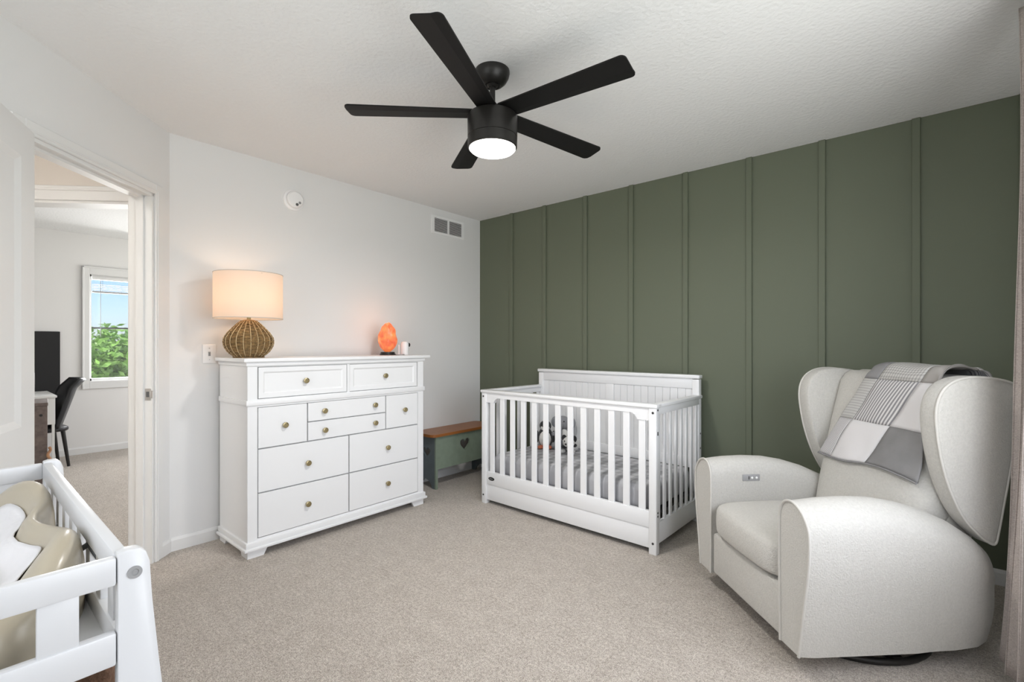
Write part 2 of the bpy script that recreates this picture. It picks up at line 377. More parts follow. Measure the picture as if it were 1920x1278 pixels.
# baseboards
def bb_prof(h=.078, t=.012): return [(0, 0), (t, 0), (t, h - .016), (t * .45, h), (0, h)]
S(B().prism(bb_prof(), lambda u, v, d: (XL + u, d, v), CY0 + .005, YG).done('baseboard_left', M['trim']), 'white baseboard along the wall behind the dresser', 'baseboard')
S(B().prism(bb_prof(), lambda u, v, d: (d, YG - u, v), XL, XR).done('baseboard_back', M['trim']), 'white baseboard under the green wall', 'baseboard')
o = B().prism(bb_prof(), lambda u, v, d: (d, u, v), 0.0, S0 - .057).prism(bb_prof(), lambda u, v, d: (d, u, v), S1 + .057, 2.3).done('baseboard_angled', M['trim']); o.matrix_world = AW
S(o, 'white baseboard on the angled doorway wall', 'baseboard')
S(B().prism(bb_prof(), lambda u, v, d: (XR - u, d, v), YR, YG).done('baseboard_right', M['trim']), 'white baseboard under the bedroom window', 'baseboard')

hl = thing('hall_fill_light', 'added unseen round light on the hall ceiling', 'fill light', aw(1.75, -.7, H))  # lamp out of view, added to brighten the hall
B().lathe([(0, 0), (.15, 0), (.15, -.02), (.14, -.025), (0, -.025)], 32).done('base', M['trim'], hl, 40)
B().lathe([(.138, -.024), (.12, -.06), (.06, -.075), (0, -.078)], 32).done('diffuser', M['hall_fill_glow'], hl, 60)
# hall and office beyond the doorway (angled frame)
HS = -.03
o = B().box(HS - .10, HS, -.20, -TH, 0, H).box(HS - .10, HS, -.98, -.20, DZ, H).box(HS - .10, HS, -1.25, -.98, 0, H).done('wall_hall', M['hall']); o.matrix_world = AW
S(o, 'beige hall wall above the office doorway', 'wall')
o = B().box(HS, HS + .016, -.98 - .07, -.20 + .055, DZ, DZ + .085, .004, 1).box(HS, HS + .024, -.98 - .07, -.20 + .055, DZ + .055, DZ + .068, .003, 1).box(HS, HS + .016, -1.05, -.98, 0, DZ).box(HS, HS + .016, -.20, -.145, 0, DZ).box(HS - .104, HS + .003, -.98, -.2, DZ - .014, DZ).done('trim_3', M['trim']); o.matrix_world = AW
S(o, 'white casing over the office doorway', 'trim')
o = B().box(HS, 2.4, -1.30, -1.25, 0, H).box(2.3, 2.4, -1.25, -TH, 0, H).done('wall_hall_side', M['hall']); o.matrix_world = AW
S(o, 'beige side wall of the hall', 'wall')
FY0, FY1, FZ0, FZ1 = 1.01, 1.86, .80, 2.00
S(B().box(XF - TH, XF, -1.3, FY0, 0, H).box(XF - TH, XF, FY1, 3.42, 0, H).box(XF - TH, XF, FY0, FY1, 0, FZ0).box(XF - TH, XF, FY0, FY1, FZ1, H).done('wall_office_far', M['office']), 'white office wall around the far window', 'wall')
S(B().box(XF, -4.17, -1.42, -1.3, 0, H).box(-4.26, -4.17, -1.3, .06, 0, H).done('wall_office_near', M['office']), 'white wall on the near side of the office', 'wall')
S(B().box(XF, -6.5, 3.42, 3.53, 0, H).box(-4.7, XL, 3.42, 3.53, 0, H).box(-6.5, -4.7, 3.42, 3.53, 0, .65).box(-6.5, -4.7, 3.42, 3.53, 2.15, H).done('wall_office_side', M['office']), 'white side wall of the office', 'wall')
S(B().prism(bb_prof(), lambda u, v, d: (XF + u, d, v), -1.3, 3.42).done('baseboard_office', M['trim']), 'white baseboard under the office window', 'baseboard')
w1 = thing('window_1', 'white office window with raised blind and trees outside', 'window', (XF, (FY0 + FY1) / 2, FZ0)); w1['kind'] = 'structure'
hw, hh = (FY1 - FY0) / 2, FZ1 - FZ0
B().box(0, .018, -hw - .062, -hw + .004, -.085, hh + .085, .004, 1).box(0, .018, hw - .004, hw + .062, -.085, hh + .085, .004, 1).box(0, .018, -hw, hw, hh - .004, hh + .085, .004, 1).box(0, .018, -hw, hw, -.085, .004, .004, 1)\
   .box(0, .026, -hw - .062, -hw - .045, -.085, hh + .085, .003, 1).box(0, .026, -hw - .06, hw + .06, hh + .066, hh + .085, .003, 1).done('casing', M['trim'], w1, 30)
B().box(-TH, -.02, -hw, -hw + .022, 0, hh).box(-TH, -.02, hw - .022, hw, 0, hh).box(-TH, -.02, -hw, hw, 0, .028).box(-TH, -.02, -hw, hw, hh - .022, hh).done('sash', M['trim'], w1)
B().box(-.075, -.06, -hw, hw, .592, .608).done('meeting_rail', M['darkmetal'], w1)
B().box(-.068, -.066, -hw + .02, hw - .02, .028, hh - .02).done('pane', M['glass'], w1)
bl = thing('window_blind', 'white venetian blind raised at the top of the office window', 'blind', (XF - .03, (FY0 + FY1) / 2, FZ0 + 1.02))
for k in range(5):
    o = B().box(-.018, .018, -hw + .03, hw - .03, -.001, .001).done('slat', M['blind'], bl, loc=(0, 0, .018 * k)) if k == 0 else share(bl.children[0], bl, (0, 0, .018 * k))
B().box(-.02, .02, -hw + .03, hw - .03, -.022, -.006).done('bottom_rail', M['blind'], bl)
B().box(-.022, .022, -hw + .028, hw - .028, .125, .160).done('head_rail', M['trim'], bl)
for y in (-hw + .12, hw - .12):
    B().cyl((0, y, -.02), (0, y, .13), .0015, nseg=6).done('cord', M['darkmetal'], bl)
B().cyl((.02, -hw + .10, -.52), (.02, -hw + .10, .12), .003, nseg=6).done('wand', M['grey_plastic'], bl)

# ------------------------------------------------------------------ dresser
FX = -2.868; DX0 = -3.29
dr = thing('dresser', 'tall white ten drawer dresser with antique brass knobs', 'dresser', (FX, 1.706, 0))
def dy(y): return y - 1.706
Y0, Y1 = dy(1.082), dy(2.332)
bb = B().box(DX0 - FX, -.014, Y0, Y1, .05, 1.108)                       # carcass
bb.box(-.016, 0, Y0, dy(1.136), .09, 1.108, .0015, 1).box(-.016, 0, dy(2.281), Y1, .09, 1.108, .0015, 1)
bb.box(-.016, -.0002, dy(1.136), dy(2.281), 1.079, 1.108).box(-.016, -.0002, dy(1.136), dy(2.281), .849, .895).box(-.016, -.0002, Y0 + .001, Y1 - .001, .05, .103)
bb.box(-.016, -.0004, dy(1.697), dy(1.715), .895, 1.079)
bb.done('body', M['dresser'], dr)
B().box(-.0145, -.0135, dy(1.13), dy(2.285), .10, 1.08).done('drawer_recess', M['softgap'], dr)
B().box(DX0 - FX, .028, Y0 - .028, Y1 + .045, 1.108, 1.128, .003, 2).done('top', M['dresser'], dr, 30)
B().box(DX0 - FX, .010, Y0 - .010, Y1 + .010, 1.084, 1.108, .005, 2).done('crown_moulding', M['dresser'], dr, 30)
B().box(DX0 - FX, .009, Y0 - .009, Y1 + .009, .860, .891, .004, 2).done('band_moulding', M['dresser'], dr, 30)
bb = B().box(DX0 - FX, .012, Y0 - .012, Y1 + .012, .061, .092, .004, 2).box(DX0 - FX, .022, Y0 - .022, Y1 + .022, .044, .0615, .005, 2)
bb.done('base_moulding', M['dresser'], dr, 30)
for (ya, s) in ((Y0, 1), (Y1, -1)):
    for xf in (0, 1):
        bb = B()
        pf = [(0, .046), (.112, .046), (.088, 0), (0, 0)]
        if xf == 0:
            bb.prism(pf, lambda u, v, d: (d, ya + s * u, v), -.02, 0.0)
            bb.prism([(.0201, .046), (.11, .046), (.085, 0), (.0201, 0)], lambda u, v, d: (-u, ya + s * d, v), 0, .02)
        else:
            bb.prism([(0, .046), (.11, .046), (.085, 0), (0, 0)], lambda u, v, d: (DX0 - FX + u, ya + s * d, v), 0, .02)
        bb.done('foot', M['dresser'], dr)
knob_me = None
def knob(parent, y, z):
    global knob_me
    R90 = Matrix.Rotation(PI / 2, 4, 'Y')
    if knob_me is None:
        knob_me = B().lathe([(.0, 0), (.009, 0), (.0065, .006), (.0065, .012), (.0165, .015), (.0172, .019), (.0165, .023), (.0125, .0245), (.012, .0225), (.0, .0225)], 20, mtx=R90).done('knob', M['brass'], parent, 35, loc=(0, y, z))
    else: share(knob_me, parent, (0, y, z))
G = .0022
def drawer(y0, y1, z0, z1, knobs, framed=False):
    y0, y1 = dy(y0) + G, dy(y1) - G; z0 += G; z1 -= G
    xf = -.004 if framed else .0006
    if framed:
        q = .026; bb = B()
        bb.box(-.0135, xf, y0, y0 + q, z0, z1).box(-.0135, xf, y1 - q, y1, z0, z1).box(-.0135, xf, y0 + q, y1 - q, z0, z0 + q).box(-.0135, xf, y0 + q, y1 - q, z1 - q, z1)
        a = [(xf, y0 + q, z0 + q), (xf, y1 - q, z0 + q), (xf, y1 - q, z1 - q), (xf, y0 + q, z1 - q)]
        k2 = q + .010; c = [(xf - .008, y0 + k2, z0 + k2), (xf - .008, y1 - k2, z0 + k2), (xf - .008, y1 - k2, z1 - k2), (xf - .008, y0 + k2, z1 - k2)]
        bb.loft([a, c], cap=False); bb.box(-.0135, xf - .0075, y0 + q, y1 - q, z0 + q, z1 - q)
        d = bb.done('drawer', M['dresser'], dr)
    else:
        d = B().box(-.0135, xf, y0, y1, z0, z1, .0012, 1).done('drawer', M['dresser'], dr)
    for (ky, kz) in knobs: knob(d, dy(ky), kz) if knob_me is None else share(knob_me, d, (xf if not framed else xf - .007, dy(ky), kz))
knob_first = True
drawer(1.138, 1.427, .612, .848, [(1.287, .732)])
drawer(1.141, 1.696, .897, 1.078, [(1.419, .987)], True)
drawer(1.716, 2.274, .897, 1.078, [(1.993, .989)], True)
drawer(1.430, 1.994, .7305, .848, [(1.534, .790), (1.902, .792)])
drawer(1.430, 1.994, .612, .7285, [(1.537, .668), (1.904, .668)])
drawer(1.998, 2.279, .612, .848, [(2.153, .734)])
drawer(1.138, 1.708, .360, .609, [(1.427, .481)]); drawer(1.712, 2.279, .360, .609, [(2.006, .482)])
drawer(1.138, 1.708, .105, .357, [(1.426, .230)]); drawer(1.712, 2.279, .105, .357, [(2.006, .229)])
DTOP = 1.128

# ------------------------------------------------------------------ table lamp
lx, ly = -3.085, 1.172
lp = thing('table_lamp', 'lit table lamp with woven seagrass base and linen drum shade', 'lamp', (lx, ly, DTOP))
prof = [(.0, .006), (.072, .006), (.078, .010), (.106, .033), (.126, .066), (.132, .095), (.127, .122), (.108, .152), (.080, .183), (.054, .210), (.030, .228), (0, .232)]
B().lathe(prof, 40).done('woven_core', M['wicker'], lp, 60)
B().lathe([(.0, 0), (.085, 0), (.085, .006), (0, .006)], 32).done('foot_plate', M['wicker'], lp, 40)
def prof_r(z):
    for (r0, z0), (r1, z1) in zip(prof, prof[1:]):
        if z0 <= z <= z1 and z1 > z0: return r0 + (r1 - r0) * (z - z0) / (z1 - z0)
    return .03
bb = B(); nrow = 26
for k in range(nrow):
    z = .012 + k * .0083; rr = prof_r(z); pts = []
    for j in range(48):
        a = 2 * PI * j / 48; wob = .0022 * (1 if (j // 2 + k) % 2 else -1) * (1 if True else 0)
        pts.append(((rr + .001 + wob) * math.cos(a), (rr + .001 + wob) * math.sin(a), z + random.uniform(-.0008, .0008)))
    bb.tube(pts, .0042, 5, closed=True)
o = bb.done('woven_strands', M['wicker'], lp, 80); o['kind'] = 'stuff'
for j in range(22):
    a = 2 * PI * j / 22; pts = []
    for i in range(14):
        z = .008 + .21 * i / 13; rr = prof_r(z) + .0056; pts.append((rr * math.cos(a), rr * math.sin(a), z))
    B().tube(pts, .0019, 5).done('vertical_cane', M['wicker_pale'], lp, 80)
B().cyl((0, 0, .228), (0, 0, .30), .011).done('socket_stem', M['brass'], lp, 40)
RS, ZS0, ZS1 = .186, .236, .503
bb = B().loft([[(RS * math.cos(2 * PI * j / 64), RS * math.sin(2 * PI * j / 64), z) for j in range(64)] for z in (ZS0, ZS1)], cap=False)
bb.done('lamp_shade', M['shade'], lp, 40)
for z in (ZS0, ZS1):
    B().tube([(RS * math.cos(2 * PI * j / 48), RS * math.sin(2 * PI * j / 48), z) for j in range(48)], .0025, 6, closed=True).done('shade_rim', M['piping'], lp, 60)
bb = B()
for k in range(3):
    a = 2 * PI * k / 3; bb.cyl((0, 0, ZS1 - .01), (RS * math.cos(a), RS * math.sin(a), ZS1 - .01), .0018, nseg=6)
bb.cyl((0, 0, .30), (0, 0, ZS1), .003, nseg=6).done('harp', M['brass'], lp, 40)
B().ball((0, 0, ZS1 + .006), (.009, .009, .009)).done('finial', M['darkmetal'], lp, 60)
bo = B().ball((0, 0, .36), (.028, .028, .038)).done('bulb', M['bulb'], lp, 80)
def point(name, loc, power, col, r, parent=None):
    l = bpy.data.lights.new(name, 'POINT'); l.energy = power; l.color = col; l.shadow_soft_size = r
    o = bpy.data.objects.new(name, l); COL.objects.link(o); o.location = loc; return o
point('lamp_bulb_light', (lx, ly, DTOP + .36), 1.0, (1, .62, .42), .045)

# ------------------------------------------------------------------ salt lamp and baby monitor
sx, sy = -3.10, 2.175
sl = thing('salt_lamp', 'glowing orange salt crystal lamp on dark round base', 'lamp', (sx, sy, DTOP))
bm_ = B().lathe([(0, 0), (.060, 0), (.060, .008), (.054, .012), (.052, .024), (0, .024)], 28).done('base', M['black'], sl, 40)
bb = B()
bmesh.ops.create_icosphere(bb.bm, subdivisions=4, radius=1)
for v in bb.bm.verts:
    p = v.co.copy(); nz = noise.noise(p * 2.1 + Vector((3, 1, 7))) * .16 + noise.cell(p * 2.6) * .05
    tz = (p.z + 1) / 2; wd = .072 * (1 - .38 * max(0, tz - .35) ** 1.2)
    v.co = Vector((p.x * wd * (1 + nz) , p.y * wd * (1 + nz), .022 + max(0., min(1., tz * 1.02)) * .222 * (1 + nz * .25)))
    if v.co.z < .026: v.co.z = .024
bb.done('crystal', M['salt'], sl, 22)
point('salt_lamp_light', (sx + .01, sy, DTOP + .30), .35, (1, .42, .18), .05)
mn = thing('baby_monitor', 'small white baby camera at the right end of the dresser', 'camera', (-3.12, 2.515, DTOP) if False else (-3.10, 2.335, DTOP), .5)
B().lathe([(0, 0), (.030, 0), (.032, .004), (.032, .086), (.026, .100), (.012, .106), (0, .107)], 28).done('housing', M['fixture'], mn, 40)
B().ball((.026, .012, .078), (.014, .014, .017)).done('lens', M['black'], mn, 60)
B().cyl((-.045, -.01, 0), (-.045, -.01, .078), .006).box(-.06, -.03, -.03, .01, 0, .006, .002, 1).done('antenna', M['fixture'], mn, 40)
cb = tag(B().tube([(-3.08, 2.30, DTOP + .003), (-3.02, 2.27, DTOP + .003), (-2.99, 2.23, DTOP + .004), (-3.02, 2.20, DTOP + .003), (-3.09, 2.235, DTOP + .003), (-3.2, 2.25, DTOP + .003)], .003, 6).done('cable', M['grey_plastic'], None, 60), 'thin grey cable lying on the dresser by the baby camera', 'cable')

# ------------------------------------------------------------------ wall fittings on the left wall
sd = thing('smoke_detector', 'round white smoke detector high on the wall', 'smoke detector', (XL, 1.555, 2.213))
R90 = Matrix.Rotation(PI / 2, 4, 'Y')
B().lathe([(0, 0), (.072, 0), (.072, .010), (.064, .014), (0, .014)], 40, mtx=R90).done('mounting_plate', M['fixture'], sd, 35)
B().lathe([(0, .012), (.056, .012), (.058, .020), (.056, .036), (.048, .044), (.02, .047), (0, .047)], 40, mtx=R90).done('cover', M['fixture'], sd, 35)
B().cyl((.0455, .024, -.020), (.049, .024, -.020), .009).done('test_button', M['grey_plastic'], sd, 40)
B().cyl((.0435, .006, -.035), (.047, .006, -.035), .010).done('speaker_port', M['gap'], sd, 40)
vt = thing('air_vent', 'white slotted air vent near the ceiling by the green wall', 'vent', (XL, 2.996, 2.293))
vw, vh = .198, .083
B().box(0, .008, -vw, vw, -vh, -vh + .022, .002, 1).box(0, .008, -vw, vw, vh - .022, vh, .002, 1).box(0, .0078, -vw, -vw + .03, -vh + .020, vh - .020).box(0, .0078, vw - .03, vw, -vh + .020, vh - .020).box(0, .0078, -.010, .010, -vh + .020, vh - .020).done('vent_frame', M['fixture'], vt)
B().box(-.0005, .001, -vw + .02, vw - .02, -vh + .02, vh - .02).done('duct_opening', M['gap'], vt)
lv = None
for half in (-1, 1):
    for k in range(10):
        loc = (.0045, half * .089, -.054 + k * .012)
        if lv is None: lv = B().box(-.004, .004, -.079, .079, -.0008, .0008, mtx=Matrix.Rotation(math.radians(35), 4, 'Y')).done('louver', M['fixture'], vt, loc=loc)
        else: share(lv, vt, loc)
sw = thing('light_switch', 'white light switch plate beside the dresser', 'switch', (XL, 1.035, 1.150))
B().box(0, .006, -.037, .037, -.058, .058, .003, 2).done('plate', M['fixture'], sw, 30)
B().box(.005, .008, -.006, .006, -.013, .013).box(.006, .018, -.004, .004, .000, .009, .002, 1).done('toggle', M['grey_plastic'], sw, 30)
for z in (-.035, .035): B().cyl((.005, 0, z), (.0068, 0, z), .003, nseg=10).done('screw', M['metal'], sw)

# ------------------------------------------------------------------ ceiling fan
fx, fy = -1.4667, 1.5882
fan = thing('ceiling_fan', 'dark bronze five blade ceiling fan with lit round lamp', 'ceiling fan', (fx, fy, H))
B().lathe([(0, 0), (.077, 0), (.078, -.010), (.074, -.028), (.063, -.048), (.048, -.062), (.037, -.067), (.034, -.063), (0, -.063)], 40).done('canopy', M['fanblack'], fan, 35)
B().lathe([(0, -.058), (.026, -.058), (.026, -.066), (.018, -.074), (0, -.074)], 24).cyl((0, 0, -.06), (0, 0, -.19), .0125).done('downrod', M['fanblack'], fan, 35)
B().lathe([(0, -.150), (.020, -.150), (.029, -.156), (.040, -.205), (0, -.208)], 24).done('collar', M['fanblack'], fan, 35)
B().lathe([(0, -.197), (.085, -.197), (.108, -.203), (.113, -.212), (.112, -.300), (.1095, -.3015), (.1095, -.3045), (.112, -.306), (.111, -.345), (.106, -.349), (0, -.349)], 56).done('motor_housing', M['fanblack'], fan, 30)
B().lathe([(.104, -.344), (.104, -.352), (.096, -.360), (.07, -.366), (.035, -.369), (0, -.370)], 48).done('light_diffuser', M['fanlight'], fan, 60)
def blade_mesh(parent, th):
    R0, R1, w0, w1, t = .065, .6515, .098, .124, .006; cr = .022
    out = [(R0, -w0 / 2), (R1 - cr, -w1 / 2)]
    for i in range(1, 6): a = -PI / 2 + PI / 2 * i / 5; out.append((R1 - cr + cr * math.cos(a), -w1 / 2 + cr + cr * math.sin(a)))
    for i in range(0, 5): a = PI / 2 * i / 5; out.append((R1 - cr + cr * math.cos(a), w1 / 2 - cr + cr * math.sin(a)))
    out += [(R1 - cr, w1 / 2), (R0, w0 / 2)]
    lo = [p for p in out if p[1] < .022]; hi = [p for p in out if p[1] > .022]
    lo = lo + [(R1, .022), (R0, .022)]; hi = [(R0, .022), (R1, .022)] + hi
    pt = -.165; zb = 2.246 - H
    def f(u, v, d):
        # light camber: the trailing third folds down a touch
        x = u; y = v * math.cos(pt); z = v * math.sin(pt) + d + (.15 * (v - .022) if v > .022 else 0) - .002
        X, Y = x * math.cos(th) - y * math.sin(th), x * math.sin(th) + y * math.cos(th)
        return (X, Y, zb + z + .0041 * X - .0376 * Y)
    bb = B().prism(lo, f, -t / 2, t / 2).prism(hi, f, -t / 2, t / 2)
    o = bb.done('blade', M['blade'], parent)
    c, s = math.cos(th), math.sin(th)
    o2 = B().prism([(.07, -.03), (.15, -.022), (.15, .022), (.07, .03)], f, t / 2, t / 2 + .006).done('blade_bracket', M['fanblack'], o)
for k in range(5): blade_mesh(fan, .0872 + 2 * PI * k / 5)
fl = area('fan_lamp', (fx, fy, H - .376), (0, 0, 0), .19, .19, 11, (1, .98, .955)); fl.data.shape = 'DISK'

# ------------------------------------------------------------------ bench
bn = thing('bench', 'small painted bench with honey wood seat and heart cutouts', 'bench', (-3.062, 2.622, 0))
BL, BD = .70, .262           # along +y, depth towards the wall (-x)
seat = []
def rrect(x0, x1, y0, y1, r, k=5):
    p = []
    for cx_, cy_, a0 in ((x1 - r, y0 + r, -PI / 2), (x1 - r, y1 - r, 0), (x0 + r, y1 - r, PI / 2), (x0 + r, y0 + r, PI)):
        for i in range(k + 1): a = a0 + PI / 2 * i / k; p.append((cx_ + r * math.cos(a), cy_ + r * math.sin(a)))
    return p
base = rrect(-BD + .002, .026, -.052, BL + .04, .05)
bb = B().loft([[(x * .985 - .0, y * .99, .440) for x, y in base], [(x, y, .446) for x, y in base], [(x, y, .456) for x, y in base], [(x * .985, y * .99, .463) for x, y in base]])
bb.done('seat_board', M['honey'], bn, 40)
def heart(cx_, cz, s):
    pts = []
    for i in range(28):
        t = 2 * PI * i / 28; x = 16 * math.sin(t) ** 3; y = 13 * math.cos(t) - 5 * math.cos(2 * t) - 2 * math.cos(3 * t) - math.cos(4 * t)
        pts.append((cx_ + s * x / 16, cz + s * y / 16))
    return pts
def board_with_hole(outer, hole, f, d0, d1, name, m, parent):
    bb = B(); bm = bb.bm
    from mathutils.geometry import tessellate_polygon
    loops = [[Vector((u, v, 0)) for u, v in outer], [Vector((u, v, 0)) for u, v in reversed(hole)]]
    tris = tessellate_polygon(loops); flat = list(outer) + list(reversed(hole))
    a = [bm.verts.new(f(u, v, d0)) for u, v in flat]; c = [bm.verts.new(f(u, v, d1)) for u, v in flat]
    for t in tris:
        try: bm.faces.new([a[i] for i in t]); bm.faces.new([c[i] for i in reversed(t)])
        except ValueError: pass
    for st, k in ((0, len(outer)), (len(outer), len(hole))):
        for i in range(k):
            j = (i + 1) % k; bm.faces.new((a[st + i], a[st + j], c[st + j], c[st + i]))
    return bb.done(name, m, parent)
# end panels: scooped feet, heart cutout
endp = [(-BD + .01, .44), (-BD + .01, 0), (-BD + .055, 0), (-BD + .065, .03), (-BD + .095, .06), (-.13, .072), (-.09, .06), (-.06, .03), (-.05, 0), (0, 0), (0, .44)]
for y in (.0, BL - .03):
    board_with_hole(endp, heart(-.125, .30, .050), lambda u, v, d: (u, d, v), y, y + .02, 'end_panel', M['slate'], bn)
apr = [(0.02, .44), (.02, .165), (BL - .03, .165), (BL - .03, .44)]
board_with_hole(apr, heart(.335, .335, .060), lambda u, v, d: (d, u, v), -.016, 0.001, 'apron', M['sage'], bn)
B().box(-.0155, .0012, -.001, .0215, 0, .44).done('front_stile', M['sage'], bn)

# ------------------------------------------------------------------ crib
CB = Vector((-1.848, 2.628, 0)); crz = math.radians(-1.2)
cr_ = thing('baby_crib', 'white slatted baby crib with panelled headboard', 'crib', CB, crz)
CW, CD = .706, .735     # half length, depth
mC = M['crib']
def cbox(name, *a, bev=.003, m=mC, parent=cr_): return B().box(*a, bev, 2).done(name, m, parent, 30)
P = .046
for x in (-CW, CW - P):
    cbox('front_post', x, x + P, 0, P * .9, 0, .842)
for x in (-CW + .012, CW - P - .012):
    cbox('rear_post', x, x + P, CD - P, CD, 0, .97)
# front gate
cbox('top_cap', -CW - .008, CW + .008, -.008, .052, .842, .864, bev=.006)
ra = []
def arch(u):  # bottom edge of the top rail
    e = CW - P - abs(u)
    return .768 if e < .075 else (.768 + (.806 - .768) * min(1, (e - .075) / .035) ** .6 if e < .11 else .806)
us = [-(CW - P) + 2 * (CW - P) * i / 160 for i in range(161)]
poly = [(u, arch(u)) for u in us] + [(CW - P, .843), (-(CW - P), .843)]
B().prism(poly, lambda u, v, d: (u, d, v), .006, .032).done('top_rail', mC, cr_)
cbox('lower_rail', -CW + P, CW - P, .004, .034, .150, .245)
cbox('drawer_front', -CW + P, CW - P, .010, .03, .03, .149)
n_s = 13; sl_ = None; x0s = -CW + P; gap = 2 * (CW - P) / n_s
for k in range(n_s):
    x = -CW + P + gap * (k + .52) ; loc = (x, .018, 0)
    if sl_ is None: sl_ = B().box(-.0215, .0215, -.007, .007, .24, .815, .0025, 1).done('slat', mC, cr_, 30, loc=loc)
    else: share(sl_, cr_, loc)
# badge
o = B().lathe([(0, 0), (.030, 0), (.030, .003), (.027, .004), (0, .004)], 32, mtx=Matrix.Scale(.42, 4, (0, 0, 1)) @ Matrix.Rotation(PI / 2, 4, 'X')).done('badge', M['black'], cr_, 40, loc=(-CW + P + .055, .0045, .197))
B().box(-.017, .017, -.0046, -.0040, -.002, .002).done('badge_lettering', M['grey_plastic'], o)
# ends
es_ = None
for sgn in (-1, 1):
    xo = sgn * (CW - .022); a, b2 = min(xo - .012, xo + .012), max(xo - .012, xo + .012)
    cbox('end_cap', xo - .026, xo + .026, .045, CD - .02, .842, .864, bev=.006)
    cbox('end_top_rail', a, b2, P * .9, CD - P, .80, .843)
    cbox('end_bottom_rail', a, b2, P * .9, CD - P, .05, .172)
    for k in range(8):
        y = .075 + k * (CD - .15) / 7; loc = (xo, y, 0)
        if es_ is None: es_ = B().box(-.007, .007, -.014, .014, .165, .805, .0025, 1).done('end_slat', mC, cr_, 30, loc=loc)
        else: share(es_, cr_, loc)
# headboard
cbox('headboard_cap', -CW + .006, CW - .006, CD - .058, CD + .006, .975, 1.0, bev=.006)
cbox('headboard_top_rail', -CW + .058, CW - .058, CD - .04, CD - .006, .905, .976)
cbox('headboard_bottom_rail', -CW + .058, CW - .058, CD - .04, CD - .006, .36, .43)
cbox('headboard_stile', -.035, .035, CD - .038, CD - .008, .43, .905)
for sgn in (-1, 1):
    x0_, x1_ = sorted((sgn * .035, sgn * (CW - .055)))
    nb = 11; wv_ = (x1_ - x0_) / nb; bp_ = None
    for k in range(nb):
        loc = (x0_ + wv_ * (k + .5), CD - .024, 0)
        if bp_ is None: bp_ = B().box(-wv_ / 2 + .0008, wv_ / 2 - .0008, -.006, .006, .425, .91, .002, 1).done('beadboard_plank', mC, cr_, loc=loc)
        else: share(bp_, cr_, loc)
# bolts
bt_ = None
for (x, y, z) in ((-CW + .02, -.001, .815), (CW - .02, -.001, .815), (-CW + .02, -.001, .065), (CW - .02, -.001, .065)):
    if bt_ is None: bt_ = B().cyl((0, 0, 0), (0, -.002, 0), .007, nseg=12).done('bolt', M['darkmetal'], cr_, loc=(x, y, z))
    else: share(bt_, cr_, (x, y, z))
bt2 = None
for (y, z) in ((.02, .83), (.02, .70), (.02, .69), (.02, .24), (.02, .22), (CD - .022, .60), (CD - .022, .50), (CD - .022, .42), (CD - .022, .34), (CD - .022, .27)):
    x = CW if y < .1 else CW - .012
    if bt2 is None: bt2 = B().cyl((0, 0, 0), (.002, 0, 0), .006, nseg=12).done('side_bolt', M['darkmetal'], cr_, loc=(x, y, z))
    else: share(bt2, cr_, (x, y, z))
B().box(-CW + .05, CW - .05, .05, CD - .05, .19, .205).done('mattress_support', M['black'], cr_)
# mattress
CM = Matrix.Translation(CB) @ Matrix.Rotation(crz, 4, 'Z')
mt = tag(B().box(-.645, .645, .055, CD - .058, .207, .372, .045, 5).done('crib_mattress', M['sheet'], None, 50), 'crib mattress in a grey checked fitted sheet', 'mattress'); mt.matrix_world = CM
# soft toys
def cpos(x, y, z): return CM @ Vector((x, y, z))
MZ = .372
def plush(name, label, x, y, rz):
    p = cpos(x, y, MZ); return thing(name, label, 'plush toy', (p.x, p.y, p.z), rz, 'soft toys in the crib')
pg = plush('plush_penguin', 'black and white plush penguin with orange feet', -.475, .50, .55)
B().ball((0, 0, .085), (.062, .055, .085)).done('body', M['plush_black'], pg, 80)
B().ball((0, -.018, .080), (.052, .045, .072)).done('belly', M['plush_white'], pg, 80)
B().ball((0, 0, .178), (.048, .045, .044)).done('head', M['plush_black'], pg, 80)
B().ball((0, -.02, .166), (.038, .030, .030)).done('face', M['plush_white'], pg, 80)
B().ball((0, -.052, .165), (.011, .016, .008)).done('beak', M['plush_orange'], pg, 80)
for s in (-1, 1):
    B().ball((s * .018, -.046, .178), .005, 10, 8).done('eye', M['plush_black'], pg, 80)
    B().ball((s * .034, -.05, .014), (.024, .038, .014)).done('foot', M['plush_orange'], pg, 80)
    B().ball((s * .066, -.005, .09), (.014, .028, .05)).done('flipper', M['plush_black'], pg, 80)
el = plush('plush_elephant', 'grey plush elephant sitting behind the penguin', -.365, .595, .3)
B().ball((0, 0, .085), (.068, .06, .085)).done('body', M['plush_grey'], el, 80)
B().ball((0, -.01, .205), (.058, .055, .055)).done('head', M['plush_grey'], el, 80)
for s in (-1, 1):
    B().ball((s * .068, .0, .205), (.035, .012, .045)).done('ear', M['plush_grey'], el, 80)
    B().ball((s * .045, -.07, .03), (.026, .055, .028)).done('leg', M['plush_grey'], el, 80)
    B().ball((s * .066, -.035, .115), (.02, .042, .022)).done('arm', M['plush_grey'], el, 80)
    B().ball((s * .024, -.06, .222), .006, 10, 8).done('eye', M['plush_black'], el, 80)
B().tube([(0, -.055, .20), (0, -.085, .185), (0, -.095, .15), (0, -.09, .115), (0, -.10, .095)], .017, 10).done('trunk', M['plush_grey'], el, 80)
B().ball((.02, -.05, .11), (.04, .02, .05)).done('bib', M['plush_white'], el, 80)
pd = plush('plush_puppy', 'white plush puppy with black spots lying beside the elephant', -.225, .50, .2)
B().ball((0, .02, .055), (.06, .075, .055)).done('body', M['plush_white'], pd, 80)
B().ball((0, -.045, .085), (.048, .045, .042)).done('head', M['plush_white'], pd, 80)
B().ball((0, -.085, .075), (.022, .02, .018)).done('muzzle', M['plush_white'], pd, 80)
